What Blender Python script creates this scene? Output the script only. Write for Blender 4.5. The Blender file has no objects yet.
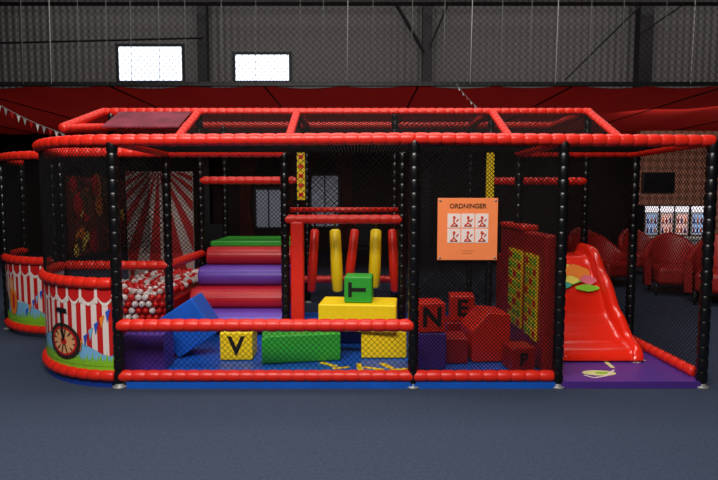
import bpy, math, random
from mathutils import Vector, Matrix
random.seed(7)
C = bpy.context.scene.collection
PI = math.pi
F = 540.0; CAMZ = 1.6; PITCH = math.radians(4.4)
sp, cp = math.sin(PITCH), math.cos(PITCH)
def ray(u, v):
    dx = (u-359)/F; dy = (240-v)/F
    return Vector((dx, cp+dy*sp, dy*cp-sp))
def at(u, v, Y):
    d = ray(u, v); t = Y/d.y
    return Vector((d.x*t, Y, CAMZ+d.z*t))
def atz(u, v, z):
    d = ray(u, v); t = (z-CAMZ)/d.z
    return Vector((d.x*t, d.y*t, z))

# ---------------------------------------------------------------- materials
def lin(c):
    c = c/255.0
    return c/12.92 if c <= .04045 else ((c+.055)/1.055)**2.4
def mat(name, rgb, rough=.5, spec=.5, noise=0.0, scale=20, bump=0.0, emit=0.0, metal=0.0, coat=0.0):
    m = bpy.data.materials.new(name); m.use_nodes = True
    nt = m.node_tree; b = nt.nodes['Principled BSDF']
    col = tuple(lin(x) for x in rgb)+(1,)
    b.inputs['Base Color'].default_value = col
    b.inputs['Roughness'].default_value = rough
    b.inputs['Metallic'].default_value = metal
    b.inputs['Specular IOR Level'].default_value = spec
    b.inputs['Coat Weight'].default_value = coat
    if emit:
        b.inputs['Emission Color'].default_value = col
        b.inputs['Emission Strength'].default_value = emit
    if noise or bump:
        tc = nt.nodes.new('ShaderNodeTexCoord'); n = nt.nodes.new('ShaderNodeTexNoise')
        n.inputs['Scale'].default_value = scale; n.inputs['Detail'].default_value = 5
        nt.links.new(tc.outputs['Object'], n.inputs['Vector'])
        if noise:
            r = nt.nodes.new('ShaderNodeValToRGB')
            r.color_ramp.elements[0].position = .3; r.color_ramp.elements[1].position = .7
            r.color_ramp.elements[0].color = tuple(x*(1-noise) for x in col[:3])+(1,)
            r.color_ramp.elements[1].color = tuple(min(1, x*(1+noise)) for x in col[:3])+(1,)
            nt.links.new(n.outputs['Fac'], r.inputs['Fac'])
            nt.links.new(r.outputs['Color'], b.inputs['Base Color'])
        if bump:
            bp = nt.nodes.new('ShaderNodeBump'); bp.inputs['Strength'].default_value = bump
            bp.inputs['Distance'].default_value = .01
            nt.links.new(n.outputs['Fac'], bp.inputs['Height'])
            nt.links.new(bp.outputs['Normal'], b.inputs['Normal'])
    return m
def diamondmat(name, c1, c2, scale):
    m = mat(name, c1, .8); nt = m.node_tree; b = nt.nodes['Principled BSDF']
    tc = nt.nodes.new('ShaderNodeTexCoord'); sx = nt.nodes.new('ShaderNodeSeparateXYZ'); cx = nt.nodes.new('ShaderNodeCombineXYZ')
    ad = nt.nodes.new('ShaderNodeMath'); ad.operation = 'ADD'; su = nt.nodes.new('ShaderNodeMath'); su.operation = 'SUBTRACT'
    t = nt.nodes.new('ShaderNodeTexChecker')
    t.inputs['Color1'].default_value = tuple(lin(x) for x in c1)+(1,); t.inputs['Color2'].default_value = tuple(lin(x) for x in c2)+(1,)
    t.inputs['Scale'].default_value = scale; cx.inputs[2].default_value = .07
    L = nt.links.new
    L(tc.outputs['Object'], sx.inputs[0]); L(sx.outputs[0], ad.inputs[0]); L(sx.outputs[2], ad.inputs[1]); L(sx.outputs[0], su.inputs[0]); L(sx.outputs[2], su.inputs[1])
    L(ad.outputs[0], cx.inputs[0]); L(su.outputs[0], cx.inputs[1]); L(cx.outputs[0], t.inputs['Vector']); L(t.outputs['Color'], b.inputs['Base Color'])
    return m
def clad(name, rgb):
    m = mat(name, rgb, .6); nt = m.node_tree; b = nt.nodes['Principled BSDF']
    tc = nt.nodes.new('ShaderNodeTexCoord'); w = nt.nodes.new('ShaderNodeTexWave')
    w.inputs['Scale'].default_value = 1.6; w.bands_direction = 'X'
    bp = nt.nodes.new('ShaderNodeBump'); bp.inputs['Strength'].default_value = .6; bp.inputs['Distance'].default_value = .06
    nt.links.new(tc.outputs['Object'], w.inputs['Vector']); nt.links.new(w.outputs['Fac'], bp.inputs['Height'])
    nt.links.new(bp.outputs['Normal'], b.inputs['Normal'])
    return m
def fabric(name, rgb, mixf=.5):
    m = mat(name, rgb, .9, .1, .15, 3); nt = m.node_tree; b = nt.nodes['Principled BSDF']
    tr = nt.nodes.new('ShaderNodeBsdfTranslucent'); tr.inputs['Color'].default_value = tuple(lin(x) for x in rgb)+(1,)
    mx = nt.nodes.new('ShaderNodeMixShader'); mx.inputs[0].default_value = mixf
    out = nt.nodes['Material Output']
    nt.links.new(b.outputs[0], mx.inputs[1]); nt.links.new(tr.outputs[0], mx.inputs[2]); nt.links.new(mx.outputs[0], out.inputs['Surface'])
    return m
M = dict(
 red=mat('red_vinyl', (222, 38, 22), .38, .5, .06, 30, .15),
 dred=mat('dark_red_vinyl', (165, 20, 18), .4, .5, .08, 25, .1),
 crimson=mat('crimson_vinyl', (190, 26, 36), .4, .5, .06, 25, .1),
 black=mat('black_vinyl', (12, 12, 14), .3, .5, .1, 20, .1),
 net=mat('black_net_cord', (7, 7, 8), .8, .2),
 blue=mat('blue_vinyl', (20, 88, 190), .4, .5, .1, 6, .1),
 dblue=mat('dark_blue_vinyl', (20, 55, 145), .4, .5, .06, 20, .1),
 purple=mat('purple_vinyl', (104, 68, 180), .4, .5, .06, 20, .1),
 dpurple=mat('dark_purple_vinyl', (78, 44, 135), .42, .5, .06, 20, .1),
 yellow=mat('yellow_vinyl', (245, 208, 15), .42, .5, .04, 20, .1),
 green=mat('green_vinyl', (44, 158, 48), .42, .5, .05, 20, .1),
 orange=mat('orange_sign', (244, 136, 82), .25, .5, .03, 10),
 white=mat('white_print', (228, 212, 206), .5, .4, .03, 10),
 pink=mat('pink_print', (235, 110, 130), .5), cyan=mat('light_blue_print', (120, 180, 220), .5, .4, .06, 8), teal=mat('teal_print', (50, 160, 140), .5),
 lime=mat('lime_print', (130, 190, 40), .5, .4, .1, 20), ink=mat('black_ink', (12, 12, 12), .5), pale=mat('pale_yellow_print', (222, 215, 150), .5, .4, .05, 10),
 porange=mat('orange_print', (240, 130, 30), .5), pblue=mat('blue_print', (40, 80, 190), .5), pred=mat('red_print', (195, 25, 25), .5, .4, .05, 10),
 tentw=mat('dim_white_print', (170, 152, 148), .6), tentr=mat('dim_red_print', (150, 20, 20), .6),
 pictored=mat('picto_red_print', (205, 60, 30), .5), lemon=mat('lemon_print', (240, 220, 90), .5),
 brown=mat('brown_print', (100, 56, 28), .6, .3, .4, 9), tyre=mat('tyre_print', (45, 26, 18), .6), tan=mat('tan_print', (225, 160, 110), .6, .3, .1, 9), darkart=mat('dark_circus_print', (110, 40, 32), .6, .3, .6, 6),
 purpart=mat('purple_circus_print', (120, 40, 58), .6, .3, .35, 5),
 carpet=mat('blue_carpet', (58, 67, 86), .95, .1, .16, 45, .6),
 steel=mat('dark_steel', (20, 20, 23), .5, .4, .1, 4), grey=mat('galvanised_steel', (150, 150, 152), .45, .5, .1, 8, 0, 0, .3),
 clad=clad('grey_cladding', (98, 96, 98)), dwall=mat('dark_wall_paint', (38, 26, 25), .8, .2, .2, 2),
 roof=mat('dark_roof', (60, 58, 60), .8, .2, .1, 2), canopy=fabric('red_canopy_fabric', (126, 24, 21), .5),
 stone=diamondmat('patterned_brown_wall', (172, 120, 98), (132, 86, 70), 5.0),
 sky=mat('daylight_pane', (225, 232, 245), .4, .5, 0, 1, 0, 1.5), dim=mat('dim_pane', (150, 160, 180), .4, .5, 0, 1, 0, .12),
 rope=mat('white_rope', (185, 185, 183), .7, .2), cord=mat('grey_cord', (115, 115, 117), .7, .2), curtain=mat('brown_curtain', (80, 40, 36), .9, .1, .2, 6),
 leather=mat('red_leather', (165, 30, 24), .45, .5, .1, 10), counter=mat('white_counter', (200, 195, 195), .4), tv=mat('tv_screen', (14, 15, 20), .15),
 glowb=mat('lit_blue_interior', (160, 185, 225), .3, .5, 0, 1, 0, .7), glowp=mat('lit_pink_interior', (235, 190, 185), .3, .5, 0, 1, 0, .7),
 gloww=mat('lit_white_header', (240, 238, 245), .3, .5, 0, 1, 0, 1.0),
 ballw=mat('white_ball_plastic', (240, 230, 228), .35), ballr=mat('red_ball_plastic', (215, 25, 22), .35),
 plastic=mat('red_slide_plastic', (238, 40, 20), .22, .5, .03, 5, 0, 0, 0, .4),
)

# ---------------------------------------------------------------- mesh builder
class MB:
    def __init__(s): s.v = []; s.f = []; s.m = []; s.sm = []
    def add(s, vs, fs, mi=0, smooth=False):
        o = len(s.v); s.v += [Vector(x) for x in vs]
        for f in fs: s.f.append([i+o for i in f]); s.m.append(mi); s.sm.append(smooth)
        return s
    def box(s, x0, x1, y0, y1, z0, z1, mi=0, mx=None):
        vs = [Vector(p) for p in ((x0,y0,z0),(x1,y0,z0),(x1,y1,z0),(x0,y1,z0),(x0,y0,z1),(x1,y0,z1),(x1,y1,z1),(x0,y1,z1))]
        if mx: vs = [mx @ p for p in vs]
        return s.add(vs, [(3,2,1,0),(4,5,6,7),(0,1,5,4),(1,2,6,5),(2,3,7,6),(3,0,4,7)], mi)
    def prism(s, pts, y0, y1, mi=0, fn=None):
        n = len(pts)
        vs = [Vector((x, y0, z)) for x, z in pts]+[Vector((x, y1, z)) for x, z in pts]
        if fn: vs = [fn(p) for p in vs]
        return s.add(vs, [tuple(range(n)), tuple(range(2*n-1, n-1, -1))]+[(i, i+n, (i+1) % n+n, (i+1) % n) for i in range(n)], mi)
    def tube(s, pts, rad, n=10, mi=0, cap=True, smooth=True):
        pts = [Vector(p) for p in pts]; N = len(pts)
        if not hasattr(rad, '__len__'): rad = [rad]*N
        t0 = (pts[1]-pts[0]).normalized()
        a = t0.cross(Vector((0,0,1)) if abs(t0.z) < .9 else Vector((1,0,0))).normalized()
        vs = []
        for i, p in enumerate(pts):
            t = (pts[min(i+1, N-1)]-pts[max(i-1, 0)]).normalized()
            a = (a-t*a.dot(t)).normalized(); b = t.cross(a)
            for k in range(n):
                q = 2*PI*k/n; vs.append(p+(a*math.cos(q)+b*math.sin(q))*rad[i])
        fs = [(i*n+k, i*n+(k+1) % n, (i+1)*n+(k+1) % n, (i+1)*n+k) for i in range(N-1) for k in range(n)]
        if cap and n > 2: fs += [tuple(range(n-1, -1, -1)), tuple((N-1)*n+k for k in range(n))]
        return s.add(vs, fs, mi, smooth)
    def poly(s, pts, mi=0): return s.add(pts, [tuple(range(len(pts)))], mi)
    def build(s, name, mats, parent=None, origin=None, bevel=0, seg=3, local=False):
        if not isinstance(mats, (list, tuple)): mats = [mats]
        off = Vector((0,0,0))
        if parent is not None and not local:
            p = parent
            while p is not None: off += p.location; p = p.parent
        if parent is None and origin is not None: off = Vector(origin)
        me = bpy.data.meshes.new(name)
        me.from_pydata([tuple(v-off) for v in s.v], [], s.f)
        for m_ in mats: me.materials.append(m_)
        me.polygons.foreach_set('material_index', s.m); me.polygons.foreach_set('use_smooth', s.sm)
        me.update()
        o = bpy.data.objects.new(name, me); C.objects.link(o)
        if parent is not None: o.parent = parent
        elif origin is not None: o.location = off
        if bevel:
            b = o.modifiers.new('bevel', 'BEVEL'); b.width = bevel; b.segments = seg; b.limit_method = 'ANGLE'
        return o
def tag(o, label=None, cat=None, group=None, kind=None):
    if label: o['label'] = label
    if cat: o['category'] = cat
    if group: o['group'] = group
    if kind: o['kind'] = kind
    return o
def empty(name, loc, label, cat, group=None, rz=0):
    o = bpy.data.objects.new(name, None); C.objects.link(o); o.location = loc; o.rotation_euler.z = rz
    return tag(o, label, cat, group)
def struct(name, mb, m): return tag(mb.build(name, m), kind='structure')

def pad_path(pts, step=.02):
    pts = [Vector(p) for p in pts]; cum = [0]
    for a, b in zip(pts, pts[1:]): cum.append(cum[-1]+(b-a).length)
    L = cum[-1]
    def P(s):
        s = max(0, min(L, s))
        for i in range(len(pts)-1):
            if s <= cum[i+1] or i == len(pts)-2:
                return pts[i].lerp(pts[i+1], (s-cum[i])/(cum[i+1]-cum[i]))
    return P, L
def padded(mb, pts, R, per=.115, n=12, depth=.16):
    P, L = pad_path(pts); k = max(1, round(L/per)); per = L/k
    ps = []; rs = []
    for i in range(k):
        for t, r in ((0, 1-depth), (.07, .96-depth*.2), (.2, 1.0), (.5, 1.02), (.8, 1.0), (.93, .96-depth*.2)):
            ps.append(P((i+t)*per)); rs.append(R*r)
    ps.append(P(L)); rs.append(R*(1-depth))
    mb.tube(ps, rs, n)
    return mb
def netmesh(fn, W, H, cell=.045, r=.0016, curved=False, mb=None):
    mb = mb or MB(); e = cell*math.sqrt(2)
    for sgn in (1, -1):
        k = e/2
        while k < W+H:
            if sgn == 1: a = (max(0, k-H), min(H, k)); b = (min(W, k), max(0, k-W))
            else: a = (max(0, k-H), H-min(H, k)); b = (min(W, k), H-max(0, k-W))
            ln = math.hypot(a[0]-b[0], a[1]-b[1])
            if ln > .02:
                ns = max(1, int(ln/.1)) if curved else 1
                mb.tube([fn(a[0]+(b[0]-a[0])*i/ns, a[1]+(b[1]-a[1])*i/ns) for i in range(ns+1)], r, 3, 0, False, False)
            k += e
    return mb

# ---------------------------------------------------------------- setting
struct('floor', MB().box(-12, 14, -5, 16, -.1, 0), M['carpet'])
struct('wall_back_upper', MB().box(-12, 14, 16, 16.2, 3.6, 8.2), M['clad'])
struct('wall_back', MB().box(-12, 14, 16, 16.2, 0, 3.6), M['dwall'])
struct('wall_left', MB().box(-12.2, -12, -5, 16, 0, 8.2), M['dwall'])
struct('wall_right', MB().box(14, 14.2, -5, 16, 0, 8.2), M['dwall'])
struct('wall_front', MB().box(-12, 14, -5.2, -5, 0, 8.2), M['dwall'])
struct('ceiling', MB().box(-12, 14, -5, 16, 8.2, 8.4), M['roof'])
struct('wall_back_right', MB().box(at(634, 200, 14.6).x, 14, 14.4, 14.6, 0, 3.38), M['stone'])
cm = MB(); nx, ny = 260, 24
X0, X1, Ya, Yb = -12, 14, 9.3, 16
vs = []
for j in range(ny+1):
    for i in range(nx+1):
        x = X0+(X1-X0)*i/nx; y = Ya+(Yb-Ya)*j/ny
        vs.append((x, y, 3.50-.04*abs(math.sin((x-X0)*PI/1.3))-.01*math.sin(x*2.3+y)))
cm.add(vs, [(j*(nx+1)+i, j*(nx+1)+i+1, (j+1)*(nx+1)+i+1, (j+1)*(nx+1)+i) for j in range(ny) for i in range(nx)], 0, True)
struct('ceiling_canopy', cm, M['canopy'])
struct('trim_1', MB().box(X0, X1, 9.2, 9.28, 3.48, 3.545), M['steel'])
n = 2
k = 0
while X0+k*1.3 < X1:
    x = X0+k*1.3; struct('trim_%d' % n, MB().box(x-.012, x+.012, 9.3, 16, 3.475, 3.495), M['steel']); n += 1; k += 2
def bar(u0, v0, u1, v1, Y, w):
    global n
    a, b = at(u0, v0, Y), at(u1, v1, Y)
    struct('trim_%d' % n, MB().tube([a, b], w, 4, 0, True, False), M['steel']); n += 1
for u, w in ((203, 9), (427, 9), (644, 13), (-40, 12)):
    p = at(u, 60, 15.6); hw = w/2*15.6/540
    struct('trim_%d' % n, MB().box(p.x-hw, p.x+hw, 15.5, 15.8, 0, 8.2), M['steel']); n += 1
bar(388, -10, 424, 52, 15.2, .05); bar(455, -12, 430, 46, 15.2, .03); bar(565, 80, 640, 6, 15.2, .025); bar(640, 34, 690, 0, 15.2, .025)
bar(0, 43, 203, 38, 15.3, .03)
bar(0, 3, 718, 3, 15.0, .08)
def window(i, u0, v0, u1, v1, Y, m, fr=.08, bars=0):
    a, b = at(u0, v1, Y), at(u1, v0, Y)
    f = MB()
    for (x0, x1, z0, z1) in ((a.x-fr, b.x+fr, a.z-fr, a.z), (a.x-fr, b.x+fr, b.z, b.z+fr), (a.x-fr, a.x, a.z, b.z), (b.x, b.x+fr, a.z, b.z)):
        f.box(x0, x1, Y-.06, Y, z0, z1)
    for k in range(bars):
        x = a.x+(b.x-a.x)*(k+1)/(bars+1); f.box(x-.02, x+.02, Y-.05, Y, a.z, b.z)
    w = struct('window_%d' % i, f, M['steel'])
    MB().box(a.x, b.x, Y-.03, Y-.02, a.z, b.z).build('pane', m, w)
window(1, 120, 47, 182, 81, 15.95, M['sky']); window(2, 236, 55, 289, 81, 15.95, M['sky'])
window(3, 257, 190, 281, 227, 15.95, M['dim'], .05, 1); window(4, 312, 176, 338, 226, 15.95, M['dim'], .05, 1)
netY = 9.1
a = at(-15, 84, netY); b = at(733, -12, netY)
so = empty('safety_net', (0, netY, a.z), 'large black safety net hung across the hall above the red canopy edge', 'net')
netmesh(lambda x, z: Vector((a.x+x, netY+.06*math.sin(x*.9), a.z+z)), b.x-a.x, b.z-a.z, .075, .0036, True).build('mesh_net', M['net'], so)
for i, u in enumerate((24, 52, 80, 108, 132, 160, 186, 222, 256, 300, 323, 347, 372, 411, 443, 470, 500, 529, 555, 588, 620, 662, 690)):
    p = at(u, 80, netY); mj = u in (52, 347, 470, 555, 690)
    MB().tube([(p.x, netY-.02, a.z), (p.x+.02, netY-.02, b.z)], .0055 if mj else .0045, 5).build('rope', M['rope' if mj else 'cord'], so)

# ---------------------------------------------------------------- play frame
Y0, Y1, Y2, Y3 = 4.48, 5.72, 6.96, 8.20
RXF = .9
xb, xc, xd, xe, xg = -2.03, -.785, .457, 1.685, 2.907
ARC_R = Y1-Y0
xa = xb-ARC_R*RXF
ZT, ZH, ZR = 2.08, 2.695, .89
RB, RP = .05, .045
PF = empty('play_frame', (0, 6, 0), 'indoor soft play frame of black padded posts, red padded beams and black nets', 'play structure')
def post(x, y, z1, r=RP):
    p = padded(MB(), [(x, y, .04), (x, y, z1)], r, .105, 12, .15).build('post', M['black'], PF)
    MB().tube([(x, y, .0), (x, y, .016), (x, y, .02), (x, y, .06)], [.060, .060, .036, .036], 16).build('foot', M['grey'], p)
def beam(*pts, r=RB, m='red'):
    return padded(MB(), pts, r, .115, 12, .13).build('beam', M[m], PF)
for x in (xb, xd, xe, xg): post(x, Y0, ZT+.0)
for x in (xa, xb, xc, xd, xe, xg): post(x, Y1, ZT)
for x in (xa, xb, xc, xd, xe, xg): post(x, Y2, ZH)
for x in (xb, xc, xe): post(x, Y3, ZH)
def arc(cx, cy, R, a0, a1, z, n=16):
    return [(cx-RXF*R*math.sin(math.radians(a0+(a1-a0)*i/n)), cy-R*math.cos(math.radians(a0+(a1-a0)*i/n)), z) for i in range(n+1)]
beam((xd, Y0, ZT+.01), *arc(xb, Y1, ARC_R, 0, 90, ZT-.005))
beam((xd, Y0, ZT+.01), (xe, Y0, ZT)); beam((xe, Y0, ZT), (xg, Y0, ZT-.01))
beam((xa, Y1, ZT), (xb, Y1, ZT)); beam((xb, Y1, ZT), (xc, Y1, ZT)); beam((xe, Y1, ZT), (xg, Y1, ZT))
beam((xg, Y0+.05, ZT), (xg, Y1, ZT)); beam((xe, Y0+.05, ZT), (xe, Y1, ZT)); beam((xb, Y0+.05, ZT), (xb, Y1, ZT))
for x in (xb, xc, xe, xg): beam((x, Y1, ZT), (x, Y2, ZH))
beam((xa-.12, Y2, ZH), (xc, Y2, ZH)); beam((xc, Y2, ZH), (xe, Y2, ZH)); beam((xe, Y2, ZH), (xg+.04, Y2, ZH))
beam((xa-.1, Y2, ZH), at(62, 128, 6.0)); beam(at(62, 128, 6.0), (xa+.2, Y3, ZH-.02))
beam((xa, Y3, ZH), (xc, Y3, ZH)); beam((xc, Y3, ZH), (xe, Y3, ZH)); beam((xe, Y3, ZH), (xg, Y3, ZH))
for x in (xc, xe, xg): beam((x, Y2, ZH), (x, Y3, ZH))
beam((xb, Y0, .535), (xd, Y0, .535), r=.055)
beam((xb, Y0, .1), (xd, Y0, .1)); beam((xd, Y0, .1), (xe-.04, Y0, .1)); beam((xg, Y0+.1, .1), (xg, Y1, .1))
beam(*arc(xb, Y1, ARC_R, 2, 88, .1)); beam(*arc(xb, Y1, ARC_R, 2, 88, ZR))
beam((xa, Y1, ZR), (xb, Y1, ZR)); beam((xb, Y2, 1.83), (xc, Y2, 1.83)); beam((xc, Y1, 1.38), (xd, Y1, 1.38))
beam((xb, Y1, ZR), (xb, Y2, ZR)); beam((xc, Y2, .55), (xd, Y2, .55)); beam((xe, Y2, 1.82), (xg, Y2, 1.82))
BX, BY = -3.42, 7.3
for z in (.1, ZR, ZT): beam(*arc(BX, BY, 1.24, 0, 90, z))
beam((BX, BY-1.24, ZT), (xa, Y1+.1, ZT))
post(BX, BY-1.24, ZT); post(BX-RXF*1.24*math.sin(math.radians(52)), BY-1.24*math.cos(math.radians(52)), ZT); post(BX-RXF*1.24, BY, ZT)
def net(name_fn, W, H, cell=.05, r=.0015, curved=False):
    return netmesh(name_fn, W, H, cell, r, curved).build('net', M['net'], PF)
D = 1.24
fA = lambda z0, R=ARC_R, cx=xb, cy=Y1: (lambda s, z: Vector((cx-RXF*R*math.sin(s/R), cy-R*math.cos(s/R), z0+z)))
net(fA(ZR), ARC_R*PI/2, ZT-ZR, .028, .0027, True)
net(fA(ZR, 1.24, BX, BY), 1.24*PI/2, ZT-ZR, .036, .0036, True)
net(lambda x, z: Vector((xb+x, Y0, .1+z)), xd-xb, .43, .035, .0022)
net(lambda x, z: Vector((xd+x, Y0, .1+z)), xe-xd, ZT-.1, .023, .0034)
net(lambda y, z: Vector((xg, Y0+y, .1+z)), D, ZT-.1, .030, .0028)
net(lambda x, y: Vector((xb+x, Y0+y, ZT)), xg-xb, D, .045, .0034)
net(lambda x, y: Vector((xb+x, Y1+y, ZT+(ZH-ZT)*y/D)), xg-xb, D, .045, .0046)
net(lambda x, z: Vector((xc+x, Y1, 1.4+z)), xd-xc, ZT-1.4, .045, .0034)
net(lambda x, z: Vector((xe+x, Y1, 1.2+z)), xg-xe, ZT-1.2, .04, .003)
net(lambda x, z: Vector((xa+x, Y1, .1+z)), xb-xa, ZR-.1, .045, .0018)
net(lambda x, z: Vector((xb+x, Y3, .1+z)), xg-xb, ZH-.1, .045, .0045)
net(lambda y, z: Vector((xg, Y1+y, .1+z)), 2*D, ZT-.1, .04, .003)
net(lambda y, z: Vector((xa, Y1+y, ZR+z)), 2*D, ZT-ZR, .045, .003)
net(lambda x, z: Vector((xd+x, Y2, .1+z)), xe-xd, ZH-.2, .045, .0045)
net(lambda x, z: Vector((xa+x, Y2, ZR+z)), xb-xa, ZH-ZR, .04, .0044)
net(lambda x, z: Vector((xa+x, Y1, ZR+z)), xb-xa, ZT-ZR, .04, .0036)

def circus(cx, cy, R, art=True):
    mb = MB(); L = R*PI/2
    def P(s, z, o=0): a = s/R; return Vector((cx-(RXF*R+o)*math.sin(a), cy-(R+o)*math.cos(a), z))
    z0, z1 = .12, ZR-.02; N = 40
    def quad(s0, s1, za, zb, mi, o, wtop=1.0):
        k = max(1, int((s1-s0)/.05))
        for i in range(k):
            a, b = s0+(s1-s0)*i/k, s0+(s1-s0)*(i+1)/k
            mb.add([P(a, za, o), P(a, zb, o), P(b, zb, o), P(b, za, o)], [(0,1,2,3)], mi, True)
    def pl(pts, mi, o): mb.poly([P(s, z, o) for s, z in pts], mi)
    quad(.02, L-.02, z0, z1, 0, .0); quad(.02, L-.02, z0, z1, 0, -.02)
    quad(.02, L-.02, z0, .40, 6, .003)
    quad(.02, L-.02, z0, .2, 3, .006)
    w = .058; s = .03; i = 0
    hem = lambda q: .26+.17*abs(math.sin((q-.1)*2.6))
    while s < L-.08:
        pl([(s, .78), (s+w, .78), (s+w, hem(s+w)), (s, hem(s))], (1 if i % 2 == 0 else 0), .006)
        s += w; i += 1
    s = .03; w = .17
    while s < L-.14:
        sc_ = lambda d, z_: [(s, z1), (s, z_)]+[(s+w*(k/8), z_-d*math.sin(PI*k/8)) for k in range(1, 8)]+[(s+w, z_), (s+w, z1)]
        pl(sc_(.085, .78), 0, .009); pl(sc_(.062, .79), 1, .011)
        pl([(s-.012, z1), (s-.018, .72), (s+.018, .72), (s+.012, z1)], 0, .013)
        s += w
    s = .03
    while s < L-.1:
        h = random.uniform(.05, .13); pl([(s, .18), (s+.05, .18), (s+.02, .2+h)], 3, .010); s += .03
    for k in range(7):
        s = .06+k*.06; z = .68-.38*(k/7)
        pl([(s, z), (s+.05, z-.03), (s+.035, z-.12)], (5, 2, 5, 6, 5, 2, 5)[k], .014)
    if art:
        HS = 1.5
        def ring(sc, zc, r0, r1, mi, o):
            K = 32
            for k in range(K):
                a, b = 2*PI*k/K, 2*PI*(k+1)/K
                pl([(sc+HS*r0*math.cos(a), zc+r0*math.sin(a)), (sc+HS*r1*math.cos(a), zc+r1*math.sin(a)), (sc+HS*r1*math.cos(b), zc+r1*math.sin(b)), (sc+HS*r0*math.cos(b), zc+r0*math.sin(b))], mi, o)
        sc, zc = .62, .365
        ring(sc, zc, 0.0001, .125, 8, .013); ring(sc, zc, .126, .158, 7, .016); ring(sc, zc, .110, .126, 1, .0155); ring(sc, zc, .0001, .030, 1, .0165)
        for k in range(6):
            a = PI*k/6+.2; c_, s_ = math.cos(a), math.sin(a); w_ = .0065
            pl([(sc+HS*(-c_*.115-s_*w_), zc-s_*.115+c_*w_), (sc+HS*(-c_*.115+s_*w_), zc-s_*.115-c_*w_), (sc+HS*(c_*.115+s_*w_), zc+s_*.115-c_*w_), (sc+HS*(c_*.115-s_*w_), zc+s_*.115+c_*w_)], 7, .015)
        pl([(sc-.018, zc), (sc+.018, zc), (sc+.04, zc+.26), (sc+.012, zc+.26)], 4, .018)
        pl([(sc-.07, zc+.25), (sc+.12, zc+.25), (sc+.09, zc+.29), (sc-.06, zc+.29)], 4, .018)
    else:
        for sc, zc, rx_, rz_, mi in ((.75, .40, .11, .16, 2), (.78, .60, .07, .08, 8), (1.0, .38, .09, .12, 7), (1.25, .42, .10, .15, 2), (1.25, .60, .07, .07, 8), (.75, .40, .05, .10, 1)):
            pl([(sc+rx_*math.cos(2*PI*k/14), zc+rz_*math.sin(2*PI*k/14)) for k in range(14)], mi, .013+.0005*mi)
    o = mb.build('printed_panel', [M['white'], M['pred'], M['porange'], M['lime'], M['ink'], M['pblue'], M['cyan'], M['tyre'], M['tan']], PF)
    o['label'] = 'curved barrier panel printed with a striped circus tent, grass and bunting'
circus(xb, Y1, ARC_R); circus(BX, BY, 1.24, False)
XL, XR_, ZB, ZTP = -3.5, -2.5, .3, 2.0
tw = MB(); cxw, cz = -3.0, 2.12
tw.box(XL, XR_, Y3-.06, Y3-.02, ZB, ZTP, 0)
K = 26
for k in range(K):
    if k % 2: continue
    a0, a1 = PI+PI*k/K, PI+PI*(k+1)/K
    def hit(a):
        d = (math.cos(a), math.sin(a)); t = 9
        if d[1] < 0: t = min(t, (ZB-cz)/d[1])
        if d[0] > .001: t = min(t, (XR_-cxw)/d[0])
        if d[0] < -.001: t = min(t, (XL-cxw)/d[0])
        return (cxw+d[0]*t, cz+d[1]*t)
    h0, h1 = hit(a0), hit(a1)
    if min(h0[1], h1[1]) > ZTP-.02: continue
    def clip(h):
        d = (h[0]-cxw, h[1]-cz); t = (ZTP-.01-cz)/d[1] if d[1] < -.001 else 1
        t = min(1, max(t, .06)); return (cxw+d[0]*t, cz+d[1]*t)
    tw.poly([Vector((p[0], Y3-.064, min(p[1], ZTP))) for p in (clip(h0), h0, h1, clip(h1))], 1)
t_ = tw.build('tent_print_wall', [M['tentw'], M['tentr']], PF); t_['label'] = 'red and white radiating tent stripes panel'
art = MB(); art.box(xa-.05, xa-.02, Y1+.15, Y2+.35, .95, 1.85, 0)
for k in range(32):
    y, z = random.uniform(Y1+.25, Y2+.25), random.uniform(1.0, 1.8); r = random.uniform(.04, .12)
    art.poly([Vector((xa-.016+.0004*k, y+r*math.cos(q*PI/4), z+r*1.3*math.sin(q*PI/4))) for q in range(8)], 1+k % 4)
art.build('artwork_panel', [M['darkart'], M['brown'], M['porange'], M['pred'], M['lemon']], PF)
bn = MB(); slope = (ZH-ZT)/D
def SB(x, y, o=0): return Vector((x, y-.01, ZT+slope*(y-Y1)+.03+o))
bx0, bx1 = -3.0, xb-.07
bn.add([SB(bx0, 6.38), SB(bx1, 6.38), SB(bx1, 6.88), SB(bx0, 6.88), SB(bx0, 6.38, -.012), SB(bx1, 6.38, -.012), SB(bx1, 6.88, -.012), SB(bx0, 6.88, -.012)], [(0,1,2,3),(7,6,5,4),(0,4,5,1),(1,5,6,2),(2,6,7,3),(3,7,4,0)], 0)
bn.build('banner', [M['purpart']], PF)
for x, tone in ((xc+.05, 0), (xe-.02, 1)):
    pb = MB()
    pb.box(x-.05, x+.05, Y2-.075, Y2-.045, 1.58, 2.23, 0)
    if not tone:
        for k in range(5): pb.box(x-.03, x+.03, Y2-.078, Y2-.074, 1.62+k*.12, 1.67+k*.12, 1)
    pb.build('post_pad', [M['yellow'], M['red']], PF, bevel=.005)
MB().box(xc+.06, xc+.2, Y1-.05, Y1+.05, .06, 1.36).build('padded_panel', M['red'], PF, bevel=.02)
MB().box(xa+.05, xb-.06, Y1+.3, Y3-.1, .02, .46).build('pool_bed', M['dred'], PF, bevel=.02)

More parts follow.
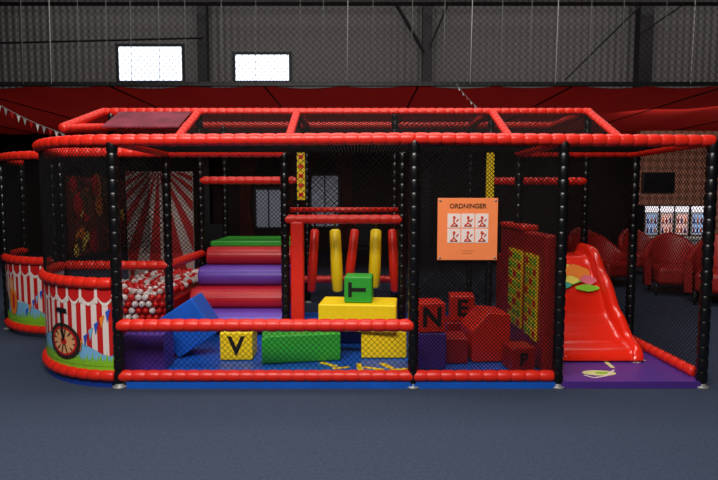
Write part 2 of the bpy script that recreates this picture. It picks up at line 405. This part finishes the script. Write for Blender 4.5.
# ---------------------------------------------------------------- mats
mm = MB().box(xb+.07, xe-.03, Y0-.035, Y2+.3, .0, .055, 0)
def decal(mb, pts, z, mi): mb.poly([Vector((x, y, z)) for x, y in pts], mi)
base = atz(365, 368, .06)
for dx, dy, w, h, r in ((-.22, .02, .16, .05, .3), (-.05, .05, .05, .2, .1), (.08, .0, .2, .05, -.4), (.2, .08, .06, .18, .5), (.32, -.02, .18, .05, .2), (-.34, .12, .06, .2, .9)):
    c_, s_ = math.cos(r), math.sin(r)
    decal(mm, [(base.x+dx+(x*c_-y*s_), base.y+dy+(x*s_+y*c_)) for x, y in ((-w/2, -h/2), (w/2, -h/2), (w/2, h/2), (-w/2, h/2))], .0565, 1)
tag(mm.build('floor_mat', [M['blue'], M['yellow']], origin=(0, 5.7, 0)), 'blue vinyl play mat with yellow print inside the frame under the foam blocks', 'mat')
pm = MB().box(xe+.01, xg-.01, Y0-.03, Y1+.9, .0, .06, 0)
def stroke(pts, w, z, mi):
    for a, b in zip(pts, pts[1:]):
        a = Vector((a[0], a[1], 0)); b = Vector((b[0], b[1], 0)); d = (b-a).normalized(); nn = Vector((-d.y, d.x, 0))*w
        pm.poly([Vector((p.x, p.y, z)) for p in (a-nn, b-nn, b+nn, a+nn)], mi)
q = atz(599, 373, .06)
lf = [(q.x+.15*math.cos(t*PI/8), q.y+.075*math.sin(t*PI/8)) for t in range(16)]
decal(pm, lf, .0612, 1)
decal(pm, [(q.x+.07*math.cos(t*PI/8)+.03, q.y+.03*math.sin(t*PI/8)) for t in range(16)], .0614, 3)
stroke([tuple(atz(u, v, .06)[:2]) for u, v in ((597, 358), (606, 362), (613, 368))], .02, .0616, 1)
stroke([tuple(atz(u, v, .06)[:2]) for u, v in ((584, 375), (594, 378), (606, 376), (614, 370))], .010, .0618, 2)
stroke([tuple(atz(u, v, .06)[:2]) for u, v in ((620, 358), (636, 363), (645, 360))], .014, .0616, 2)
tag(pm.build('landing_mat', [M['dpurple'], M['pale'], M['white'], M['lime']], origin=(2.3, 5.1, 0)), 'purple landing mat with pale yellow snail print under the red slide', 'mat')
cmx = MB(); P0 = [(xb-.06, Y1)]+[(p[0]-.01, p[1]-.01) for p in arc(xb, Y1, ARC_R, 3, 88, 0)]
NN = len(P0)
cmx.add([Vector((x, y, 0)) for x, y in P0]+[Vector((x, y, .045)) for x, y in P0], [tuple(range(NN)), tuple(range(2*NN-1, NN-1, -1))]+[(i, i+NN, (i+1) % NN+NN, (i+1) % NN) for i in range(NN)])
tag(cmx.build('corner_mat', M['dblue'], origin=(xb, Y1, 0)), 'dark blue quarter round mat inside the curved circus barrier', 'mat')

# ---------------------------------------------------------------- letters / text
def text(body, size, m, parent, mx, name='letter', bold=0.0, ext=.002):
    cu = bpy.data.curves.new('t', 'FONT'); cu.body = body; cu.size = size; cu.align_x = 'CENTER'; cu.align_y = 'CENTER'
    cu.extrude = ext; cu.offset = bold
    o = bpy.data.objects.new('t', cu); C.objects.link(o); bpy.context.view_layer.update()
    me = bpy.data.meshes.new_from_object(o.evaluated_get(bpy.context.evaluated_depsgraph_get()))
    bpy.data.objects.remove(o); me.materials.clear(); me.materials.append(m)
    ob = bpy.data.objects.new(name, me); C.objects.link(ob); ob.parent = parent; ob.matrix_local = mx
    return ob
RX = Matrix.Rotation(PI/2, 4, 'X')
def block(cx, y0, z0, w, d, h, m, label, letter=None, rz=0, rot=None, group='foam blocks on the play mat', lrot=0, lm='ink', prof=None, ls=.9):
    mb = MB().prism(prof, 0, d) if prof else MB().box(-w/2, w/2, 0, d, 0, h)
    o = mb.build('foam_block', M[m], bevel=.014)
    o.location = (cx, y0, z0); o.rotation_euler = rot or (0, 0, rz)
    tag(o, label, 'foam block', group)
    if letter: text(letter, h*ls, M[lm], o, Matrix.Translation((0, -.002, h/2)) @ RX @ Matrix.Rotation(lrot, 4, 'Z'), 'letter', .008*ls)
    return o
def px(u, Y): return at(u, 340, Y).x
zb = .058
block(px(236, 5.05), 5.05, zb, .31, .3, .27, 'yellow', 'yellow foam cube with a black letter V on its front', 'V', .03)
block(px(143, 4.72), 4.72, zb, .36, .28, .34, 'dpurple', 'dark purple foam cube behind the net beside the curved circus barrier')
block(px(197, 5.12), 5.12, .177, .44, .34, .42, 'blue', 'blue foam cube tipped up on its edge beside the dark purple cube', rot=(0, math.radians(-33) , 0))
block(px(302, 5.02), 4.99, zb, .74, .3, .265, 'green', 'long green foam wedge lying below the yellow slab', rz=.16, prof=[(-.37, 0), (.37, 0), (.37, .265), (-.30, .265), (-.37, .235)])
block(px(384, 5.12), 5.12, zb, .44, .3, .265, 'yellow', 'yellow foam block on the mat holding up the right end of the yellow slab')
block(px(357, 5.06), 5.08, .325, .75, .42, .265, 'yellow', 'long yellow foam slab stacked over green and yellow blocks', rz=-.09)
block(px(358, 5.14), 5.16, .593, .27, .26, .255, 'green', 'green foam cube with a sideways black letter topmost on the yellow slab', 'T', -.08, lrot=PI/2)
block(px(432, 4.78), 4.78, zb, .26, .3, .33, 'dpurple', 'purple foam block under the red N cube behind the dense net')
block(px(432, 4.8), 4.8, .390, .25, .26, .27, 'red', 'red foam cube with black letter N behind the dense net', 'N', .1)
block(px(462, 5.6), 5.55, zb, .34, .34, .25, 'dred', 'low dark red foam block under the red E cube')
block(px(462, 5.6), 5.6, .310, .26, .26, .27, 'red', 'red foam cube with black letter E at the back behind the net', 'E', -.1)
block(px(456, 4.95), 4.95, zb, .23, .3, .24, 'dred', 'dark red foam cube on the mat between purple block and red step block')
block(px(524, 4.72), 4.70, zb, .22, .24, .22, 'dred', 'small dark red foam cube with letter B in front of the red padded wall', 'B', .15, ls=.7)
block(px(490, 5.0), 5.0, zb, .37, .4, .45, 'red', 'tall red slope topped foam block behind the dense net', rz=.1, prof=[(-.17, 0), (.2, 0), (.2, .45), (-.02, .47), (-.17, .3)])
block(px(345, 5.6), 5.66, zb, .5, .3, .25, 'dblue', 'dark blue foam block behind the stacked yellow slab')

# ---------------------------------------------------------------- roller steps
st = empty('roller_steps', ((xb+xc)/2, 6.6, .06), 'soft play staircase of red and purple rolls topped by a green deck', 'steps')
sx0, sx1 = xb+.06, xc-.06
specs = ((6.05, .20, 'purple', -.0), (6.30, .425, 'crimson', .0), (6.57, .65, 'purple', .02), (6.84, .868, 'crimson', .05))
for y, z, m, ox in specs:
    R = .116
    prof = [(y+R*math.cos(a), z+R*math.sin(a)) for a in [PI/2+PI*k/14 for k in range(15)]]
    prof = prof+[(7.2, z-R), (7.2, z+R)]
    mb = MB(); N = len(prof)
    vs = [Vector((sx0+ox, p[0], p[1])) for p in prof]+[Vector((sx1, p[0], p[1])) for p in prof]
    mb.add(vs, [tuple(range(N)), tuple(range(2*N-1, N-1, -1))]+[(i, i+N, (i+1) % N+N, (i+1) % N) for i in range(N)])
    mb.build('step_roll', M[m], st, bevel=.02, seg=2)
MB().box(sx0+.05, sx1-.02, 6.95, 7.9, .985, 1.05).build('deck', M['green'], st, bevel=.012)
MB().box(sx0+.04, sx1-.02, 7.2, 7.9, .06, .985).build('base', M['dred'], st, bevel=.012)

# ---------------------------------------------------------------- hanging rollers
hb = MB(); hb.tube([(xc, 6.2, 1.47), (xd, 6.2, 1.47)], .03, 10); hb.build('roller_rail', M['red'], PF)
for u, m, v1, tilt, lab in ((315, 'red', 292, .05, 'leftmost red'), (335, 'yellow', 292, -.03, 'left yellow'), (355, 'red', 280, .07, 'middle red'), (376, 'yellow', 288, .02, 'right yellow'), (392, 'red', 292, -.04, 'rightmost red')):
    Y = 6.2; t, bt = at(u, 229, Y), at(u, v1, Y)
    r = .07 if m == 'yellow' else .055
    a_, b_ = Vector((t.x-tilt, Y, bt.z)), Vector((t.x, Y, t.z))
    o = MB().tube([a_, a_.lerp(b_, .03), a_.lerp(b_, .3), a_.lerp(b_, .97), b_], [r*.6, r*.9, r, r*.9, r*.5], 16).build('hanging_roller', M[m], origin=a_)
    tag(o, lab+' padded roller hanging upright between the posts behind the yellow slab', 'roller', 'hanging rollers')
    MB().tube([(t.x, Y, t.z-.01), (t.x, Y, 1.44)], .014, 6).build('strap', M['black'], o)

# ---------------------------------------------------------------- padded wall with yellow play panels
pw = empty('padded_wall', (1.68, 5.4, .06), 'red padded wall with two yellow patterned play panels beside the slide', 'padded wall')
MB().box(1.62, 1.745, 4.66, 6.15, .06, 1.28).build('wall_pad', M['dred'], pw, bevel=.02)
MB().box(1.60, 1.765, 5.28, 6.13, 1.282, 1.34).build('top_pad', M['red'], pw, bevel=.02)
for (ya, yb_) in ((4.84, 5.18), (5.3, 5.75)):
    mb = MB().box(1.605, 1.621, ya, yb_, .3, 1.08, 0)
    for i in range(3):
        for j in range(8):
            w = (yb_-ya)/3
            mb.box(1.6, 1.606, ya+w*i+.022, ya+w*(i+1)-.022, .325+j*.095, .325+j*.095+.055, 1 if (i+j) % 3 else 2)
    mb.build('play_panel', [M['yellow'], M['lime'], M['pred']], pw)

# ---------------------------------------------------------------- slide
sl = empty('slide', (2.26, 5.5, .06), 'glossy red plastic slide with cloud stickers running down to the purple mat', 'slide')
path = [(6.42, .95), (6.16, .95), (6.07, .93), (5.98, .83), (5.90, .73), (5.80, .675), (5.71, .60), (5.62, .465), (5.54, .375), (5.45, .33), (5.38, .275), (5.29, .20), (5.18, .17), (5.07, .155), (5.005, .12), (4.99, .072)]
NP = len(path)
def slide_section(i):
    a = path[max(0, i-1)]; b = path[min(NP-1, i+1)]
    t = Vector((0, b[0]-a[0], b[1]-a[1])).normalized(); nrm = Vector((0, t.z, -t.y))
    if nrm.z < 0: nrm = -nrm
    return (nrm+Vector((0, -.1, .1))).normalized()
xs = 2.27; mb = MB(); K = None
for i, (y, z) in enumerate(path):
    nrm = slide_section(i)
    if i >= NP-2: nrm = Vector((0, -1, .35)).normalized()*.35
    g = max(0, min(1, (5.6-y)/.4)); w = .345+.02*g*g*(3-2*g)
    h = .12 if i < 10 else max(.03, .12-.02*(i-9))
    if i >= NP-2: w *= (.95, .92)[i-NP+2]
    sec = [(-w-.06, -.06), (-w-.075, h-.06), (-w-.068, h-.014), (-w-.03, h+.006), (-w+.010, h-.014), (-w+.022, h-.055), (-w+.026, .03), (-w+.045, .006), (-w+.08, 0), (0, 0)]
    sec = sec+[(-x, q) for x, q in reversed(sec[:-1])]; K = len(sec)
    mb.v += [Vector((xs+x, y, z))+nrm*q for x, q in sec]
for i in range(NP-1):
    for k in range(K-1):
        mb.f.append([i*K+k, i*K+k+1, (i+1)*K+k+1, (i+1)*K+k]); mb.m.append(0); mb.sm.append(True)
ch = mb.build('chute', M['plastic'], sl)
s_ = ch.modifiers.new('sub', 'SUBSURF'); s_.levels = 2; s_.render_levels = 2
s_ = ch.modifiers.new('sol', 'SOLIDIFY'); s_.thickness = .014; s_.offset = 0
a = Vector((0, 6.06, .92)); b = Vector((0, 5.71, .60)); t = (b-a).normalized(); nn = Vector((0, t.z, -t.y)); nn = nn if nn.z > 0 else -nn
def SP(x, d, o): return Vector((x, 0, 0))+a+t*d+nn*(.032+o)
dm = MB()
for x, d, r1, r2, mi, o in ((2.22, .32, .20, .085, 0, 0), (2.38, .22, .15, .10, 5, .0012), (2.16, .40, .12, .055, 4, .0024), (2.48, .33, .09, .06, 3, .0036), (2.22, .15, .14, .07, 2, .001), (2.44, .44, .13, .045, 0, .002), (2.30, .33, .08, .05, 2, .004)):
    dm.poly([SP(x+r1*math.cos(k*PI/8), d+r2*math.sin(k*PI/8)*(1+.15*math.cos(k*PI/8*4)), o) for k in range(16)], mi)
dm.build('sticker', [M['lime'], M['lemon'], M['lemon'], M['pink'], M['teal'], M['porange']], sl)
MB().box(xe+.08, xg-.08, 6.15, 6.9, .06, .90).build('deck_block', M['dred'], sl, bevel=.02)

# ---------------------------------------------------------------- orange rules sign on the net
Ys = Y0-.03
a = at(437, 260, Ys); b = at(498, 198, Ys)
sg = empty('rules_sign', ((a.x+b.x)/2, Ys, a.z), 'orange rules sign with six white pictogram squares fixed to the net', 'sign')
W, H = b.x-a.x, b.z-a.z
MB().box(a.x, b.x, Ys-.008, Ys, a.z, b.z).build('board', M['orange'], sg, bevel=.003)
gw = W*.215; gh = H*.225
for r in range(2):
    for c in range(3):
        x = a.x+W*.165+c*(gw+.008); z = b.z-H*.475-r*(gh+.009)
        p = MB().box(x, x+gw, Ys-.011, Ys-.008, z, z+gh, 0)
        cx_, cz_ = x+gw*.5, z+gh*.45
        rr = random.Random(r*3+c)
        for (x0, z0, x1, z1) in ((0, -.01, 0, .02), (0, -.01, rr.uniform(-.03, -.015), -.035), (0, -.01, rr.uniform(.015, .03), -.035), (0, .015, rr.uniform(-.035, .035), rr.uniform(-.01, .03)), (-.03, -.038, .03, -.038), (.02, .0, .036, .02)):
            p.tube([(cx_+x0, Ys-.0115, cz_+z0), (cx_+x1, Ys-.0115, cz_+z1)], .0055, 5, 1)
        p.poly([Vector((cx_+.012*math.cos(k*PI/4), Ys-.0175, cz_+.033+.012*math.sin(k*PI/4))) for k in range(8)], 1)
        p.build('pictogram', [M['white'], M['pictored']], sg)
text('ORDNINGER', .052, M['brown'], sg, Matrix.Translation((0, -.011, H*.87)) @ RX, 'title', .0012, .001)
text('\u2013 \u2013 \u2013 \u2013 \u2013 \u2013 \u2013', .022, M['brown'], sg, Matrix.Translation((0, -.011, H*.155)) @ RX, 'caption', 0, .001)
text('\u2013 \u2013 \u2013 \u2013 \u2013', .022, M['brown'], sg, Matrix.Translation((0, -.011, H*.115)) @ RX, 'caption', 0, .001)
for x, z in ((a.x+.02, b.z-.02), (b.x-.02, b.z-.02), (a.x+.02, a.z+.02), (b.x-.02, a.z+.02)):
    MB().tube([(x, Ys-.008, z), (x, Ys-.014, z)], .009, 10).build('rivet', M['grey'], sg)

# ---------------------------------------------------------------- balls
def uvs(r, nu=12, nv=8):
    mb = MB(); vs = [(0, 0, r)]
    for j in range(1, nv):
        for i in range(nu):
            th, ph = PI*j/nv, 2*PI*i/nu; vs.append((r*math.sin(th)*math.cos(ph), r*math.sin(th)*math.sin(ph), r*math.cos(th)))
    vs.append((0, 0, -r)); fs = [(0, 1+i, 1+(i+1) % nu) for i in range(nu)]
    for j in range(nv-2):
        for i in range(nu): fs.append((1+j*nu+i, 1+(j+1)*nu+i, 1+(j+1)*nu+(i+1) % nu, 1+j*nu+(i+1) % nu))
    l = len(vs)-1; fs += [(l, 1+(nv-2)*nu+(i+1) % nu, 1+(nv-2)*nu+i) for i in range(nu)]
    return mb.add(vs, fs, 0, True)
RBL = .036
bw = uvs(RBL).build('pool_ball', M['ballw']); br = uvs(RBL).build('pool_ball', M['ballr'])
tag(bw, 'white plastic ball lying in the ball pool', 'ball', 'white balls in the ball pool')
tag(br, 'red plastic ball lying in the ball pool', 'ball', 'red balls in the ball pool')
first = {0: True, 1: True}; cnt = 0
def ball(x, y, z):
    global cnt
    k = 0 if random.random() < .5 else 1; src = (bw, br)[k]
    if first[k]: o = src; first[k] = False
    else: o = src.copy(); C.objects.link(o)
    o.location = (x, y, z); cnt += 1
y = Y1+.36; row = 0
while y < Y3-.2:
    x = max(xa+.12, -.47*y-.02)+(row % 2)*.038
    while x < xb-.1:
        ball(x+random.uniform(-.002, .002), y, .498+random.uniform(0, .05)); x += .077
    y += .076; row += 1
for lay in range(4):
    x = -2.66+(lay % 2)*.038
    while x < xb-.08:
        ball(x, Y1+.25, .27+lay*.075); x += .077

# ---------------------------------------------------------------- bunting
def bunting(u0, v0, u1, v1, Y, nfl, label, sz=.14, mm_=('white', 'rope', 'dred'), sag=.08):
    a, b = at(u0, v0, Y), at(u1, v1, Y)
    def P(t): return a.lerp(b, t)+Vector((0, 0, -sag*math.sin(PI*t)))
    o = empty('bunting', a, label, 'bunting', 'strings of pennants')
    MB().tube([P(i/14) for i in range(15)], .005, 5).build('cord', M['cord'], o)
    for k in range(nfl):
        t = (k+.5)/nfl; p = P(t); q = P(t+.6/nfl)
        MB().add([p, q, (p+q)/2+Vector((0, 0, -sz))], [(0, 1, 2)]).build('pennant', M[mm_[k % 3]], o)
bunting(-6, 102, 64, 134, 7.5, 11, 'string of small pennants below the red canopy at far left', .10, ('rope', 'grey', 'dred'), .03)
bunting(456, 84, 480, 110, 9.0, 6, 'short string of pennants hanging above the middle of the frame', .05, ('rope', 'grey', 'dred'), .02)

# ---------------------------------------------------------------- rear area furniture
def armchair(u, Y, rz, label, s=1.0):
    p = at(u, 250, Y)
    o = empty('armchair', (p.x, Y, 0), label, 'armchair', 'red armchairs behind the slide', rz)
    o.scale = (s, s, s)
    MB().box(-.29, .29, -.36, .26, .18, .46).build('seat', M['leather'], o, bevel=.07, seg=5, local=True)
    mb = MB(); vs = []; n_ = 28; prs = ((.33, .14), (.34, .5), (.345, -.05), (.36, -.015), (.39, 0), (.42, -.015), (.435, -.05), (.44, .5), (.43, .14)); m_ = len(prs)
    for k in range(n_+1):
        a_ = -.25+(PI+.5)*k/n_
        hgt = .60+.36*max(0, math.sin(a_))**1.2
        for rr_, zz in prs:
            z_ = zz if zz in (.14, .5) and zz > 0 else hgt+zz
            vs.append((rr_*math.cos(a_), rr_*math.sin(a_)*.95+.0, z_))
    mb.add(vs, [(k*m_+j, k*m_+(j+1) % m_, (k+1)*m_+(j+1) % m_, (k+1)*m_+j) for k in range(n_) for j in range(m_)], 0, True)
    mb.add([vs[j] for j in range(m_)]+[vs[n_*m_+j] for j in range(m_)], [tuple(range(m_-1, -1, -1)), tuple(range(m_, 2*m_))], 0)
    mb.build('backrest', M['leather'], o, local=True)
    for sx in (-.28, .28):
        for sy in (-.25, .25): MB().tube([(sx, sy, 0), (sx, sy, .19)], .025, 8).build('leg', M['steel'], o, local=True)
armchair(606, 9.9, .35, 'red leather armchair just right of the slide behind the side net')
armchair(674, 9.0, -.3, 'red leather armchair nearest the white counter', 1.05)
armchair(722, 8.1, -.6, 'large red armchair cut off at the right of the photo', 1.1)
armchair(640, 11.4, .1, 'small dark red armchair farther back between two nearer ones')
armchair(588, 11.8, .1, 'small red armchair farthest back behind the slide')
cY = 12.6
a = at(640, 240, cY); b = at(745, 240, cY)
co = empty('counter', ((a.x+b.x)/2, cY, 0), 'long white topped bar counter in front of the patterned brown wall', 'counter')
MB().box(a.x, b.x, cY-.3, cY+.35, 0, .66).build('counter_front', M['counter'], co, bevel=.01)
MB().box(a.x-.04, b.x+.04, cY-.35, cY+.4, .66, .72).build('counter_top', M['counter'], co, bevel=.01)
for i, (u, m) in enumerate(((650, 'glowb'), (665, 'glowp'), (680, 'glowp'), (696, 'glowb'))):
    x = at(u, 220, cY).x
    o = empty('drinks_fridge', (x, cY, .72), ('leftmost', 'second', 'third', 'rightmost')[i]+' lit glass fronted drinks fridge on the white counter', 'fridge', 'drinks fridges on the counter')
    MB().box(x-.165, x+.165, cY-.05, cY+.25, .725, 1.44).build('body', M['steel'], o, bevel=.01)
    MB().box(x-.15, x+.15, cY-.08, cY-.05, 1.28, 1.42).build('header', M['gloww'], o, bevel=.004)
    d_ = MB()
    for x0, x1, z0, z1 in ((-.15, .15, .75, .775), (-.15, .15, 1.25, 1.27), (-.15, -.13, .775, 1.25), (.13, .15, .775, 1.25)): d_.box(x+x0, x+x1, cY-.085, cY-.05, z0, z1)
    dd = d_.build('door', M['counter'], o)
    MB().box(x-.13, x+.13, cY-.055, cY-.051, .775, 1.25).build('lit_back', M[m], dd)
    for s in range(2):
        MB().box(x-.13, x+.13, cY-.08, cY-.055, .80+s*.22, .81+s*.22).build('shelf', M['grey'], o)
        for k in range(3):
            xx = x-.085+k*.085; z_ = .81+s*.22
            MB().tube([(xx, cY-.068, z_), (xx, cY-.068, z_+.08), (xx, cY-.068, z_+.105), (xx, cY-.068, z_+.13)], [.02, .02, .009, .009], 8).build('bottle', M[('dred', 'dblue', 'porange')[(k+s+i) % 3]], o)
a = at(643, 193, 14.3); b = at(676, 172, 14.3)
tv = empty('television', ((a.x+b.x)/2, 14.36, a.z), 'black wall mounted television on the brown patterned wall', 'television')
MB().box(a.x, b.x, 14.32, 14.4, a.z, b.z).build('casing', M['steel'], tv, bevel=.01)
MB().box(a.x+.03, b.x-.03, 14.31, 14.321, a.z+.03, b.z-.03).build('screen', M['tv'], tv)
def curtain(u0, u1, label, side):
    Y = 15.8; mb = MB(); nx_, nz_ = 24, 14; vs = []
    xA, xB = at(u0, 200, Y).x, at(u1, 200, Y).x
    for j in range(nz_+1):
        t = j/nz_; z = 3.3-3.2*t
        k = 1-.65*math.sin(min(1, t/.62)*PI/2) if t < .62 else .35+.25*(t-.62)/.38
        for i in range(nx_+1):
            w = (xB-xA)*k*i/nx_; x = xA+w if side > 0 else xB-w
            vs.append((x, Y+.05*math.sin(i*1.7), z))
    mb.add(vs, [(j*(nx_+1)+i, j*(nx_+1)+i+1, (j+1)*(nx_+1)+i+1, (j+1)*(nx_+1)+i) for j in range(nz_) for i in range(nx_)], 0, True)
    tag(mb.build('curtain', M['curtain'], origin=(xA, Y, .1)), label, 'curtain', 'tied back brown curtains')
curtain(240, 268, 'brown curtain tied back left of the wider pale window', 1); curtain(270, 298, 'brown curtain tied back right of the wider pale window', -1)
curtain(300, 324, 'brown curtain tied back left of the narrow window', 1); curtain(326, 352, 'brown curtain tied back right of the narrow window', -1)
for (u, lab) in ((215, 'dark high back chair in the dim rear area near the left window'), (365, 'dark high back chair in the dim rear area right of the curtains')):
    p = at(u, 240, 12.5)
    o = empty('cafe_chair', (p.x, 12.5, 0), lab, 'chair', 'dark chairs in the rear area')
    MB().box(-.22, .22, -.22, .22, .42, .48).build('seat', M['steel'], o, bevel=.01, local=True)
    MB().box(-.22, .22, .2, .24, .5, 1.0).build('backrest', M['steel'], o, bevel=.01, local=True)
    for sx in (-.19, .19):
        for sy in (-.19, .2): MB().tube([(sx, sy, 0), (sx, sy, .43 if sy < 0 else .52)], .015, 6).build('leg', M['steel'], o, local=True)

# ---------------------------------------------------------------- light
def area(loc, sx, sy, e, target, col=(1, .96, .9)):
    l = bpy.data.lights.new('area', 'AREA'); l.shape = 'RECTANGLE'; l.size = sx; l.size_y = sy; l.energy = e; l.color = col
    o = bpy.data.objects.new('unseen_lamp', l); C.objects.link(o); o.location = loc
    o.rotation_euler = (Vector(target)-Vector(loc)).to_track_quat('-Z', 'Y').to_euler()
area((-1, 0.2, 5.2), 5, 1.5, 480, (0, 5.0, .6))
area((0, 5.6, 7.6), 8, 2, 360, (0, 5.8, 0))
area((1, 13.0, 7.9), 22, 4, 400, (1, 13.0, 0), (1, .95, .92))  # added light over the canopy so its fabric glows through; no fixture modelled
area((7.5, 11.0, 3.2), 4, 1.5, 65, (8.8, 14.4, 1.6), (1, .88, .8))  # added light to brighten the brown wall and counter, no known fixture
area((-6, 10.5, 3.0), 4, 1.5, 10, (-6, 12, .5), (1, .88, .8))
w = bpy.data.worlds.new('world'); bpy.context.scene.world = w; w.use_nodes = True
w.node_tree.nodes['Background'].inputs[0].default_value = (.5, .55, .65, 1); w.node_tree.nodes['Background'].inputs[1].default_value = .15
cam = bpy.data.cameras.new('camera'); co_ = bpy.data.objects.new('camera', cam); C.objects.link(co_)
co_.location = (0, 0, CAMZ); co_.rotation_euler = (PI/2-PITCH, 0, 0)
cam.sensor_width = 36; cam.lens = 36*F/718
bpy.context.scene.camera = co_
bpy.context.scene.view_settings.view_transform = 'Standard'
print('balls', cnt)
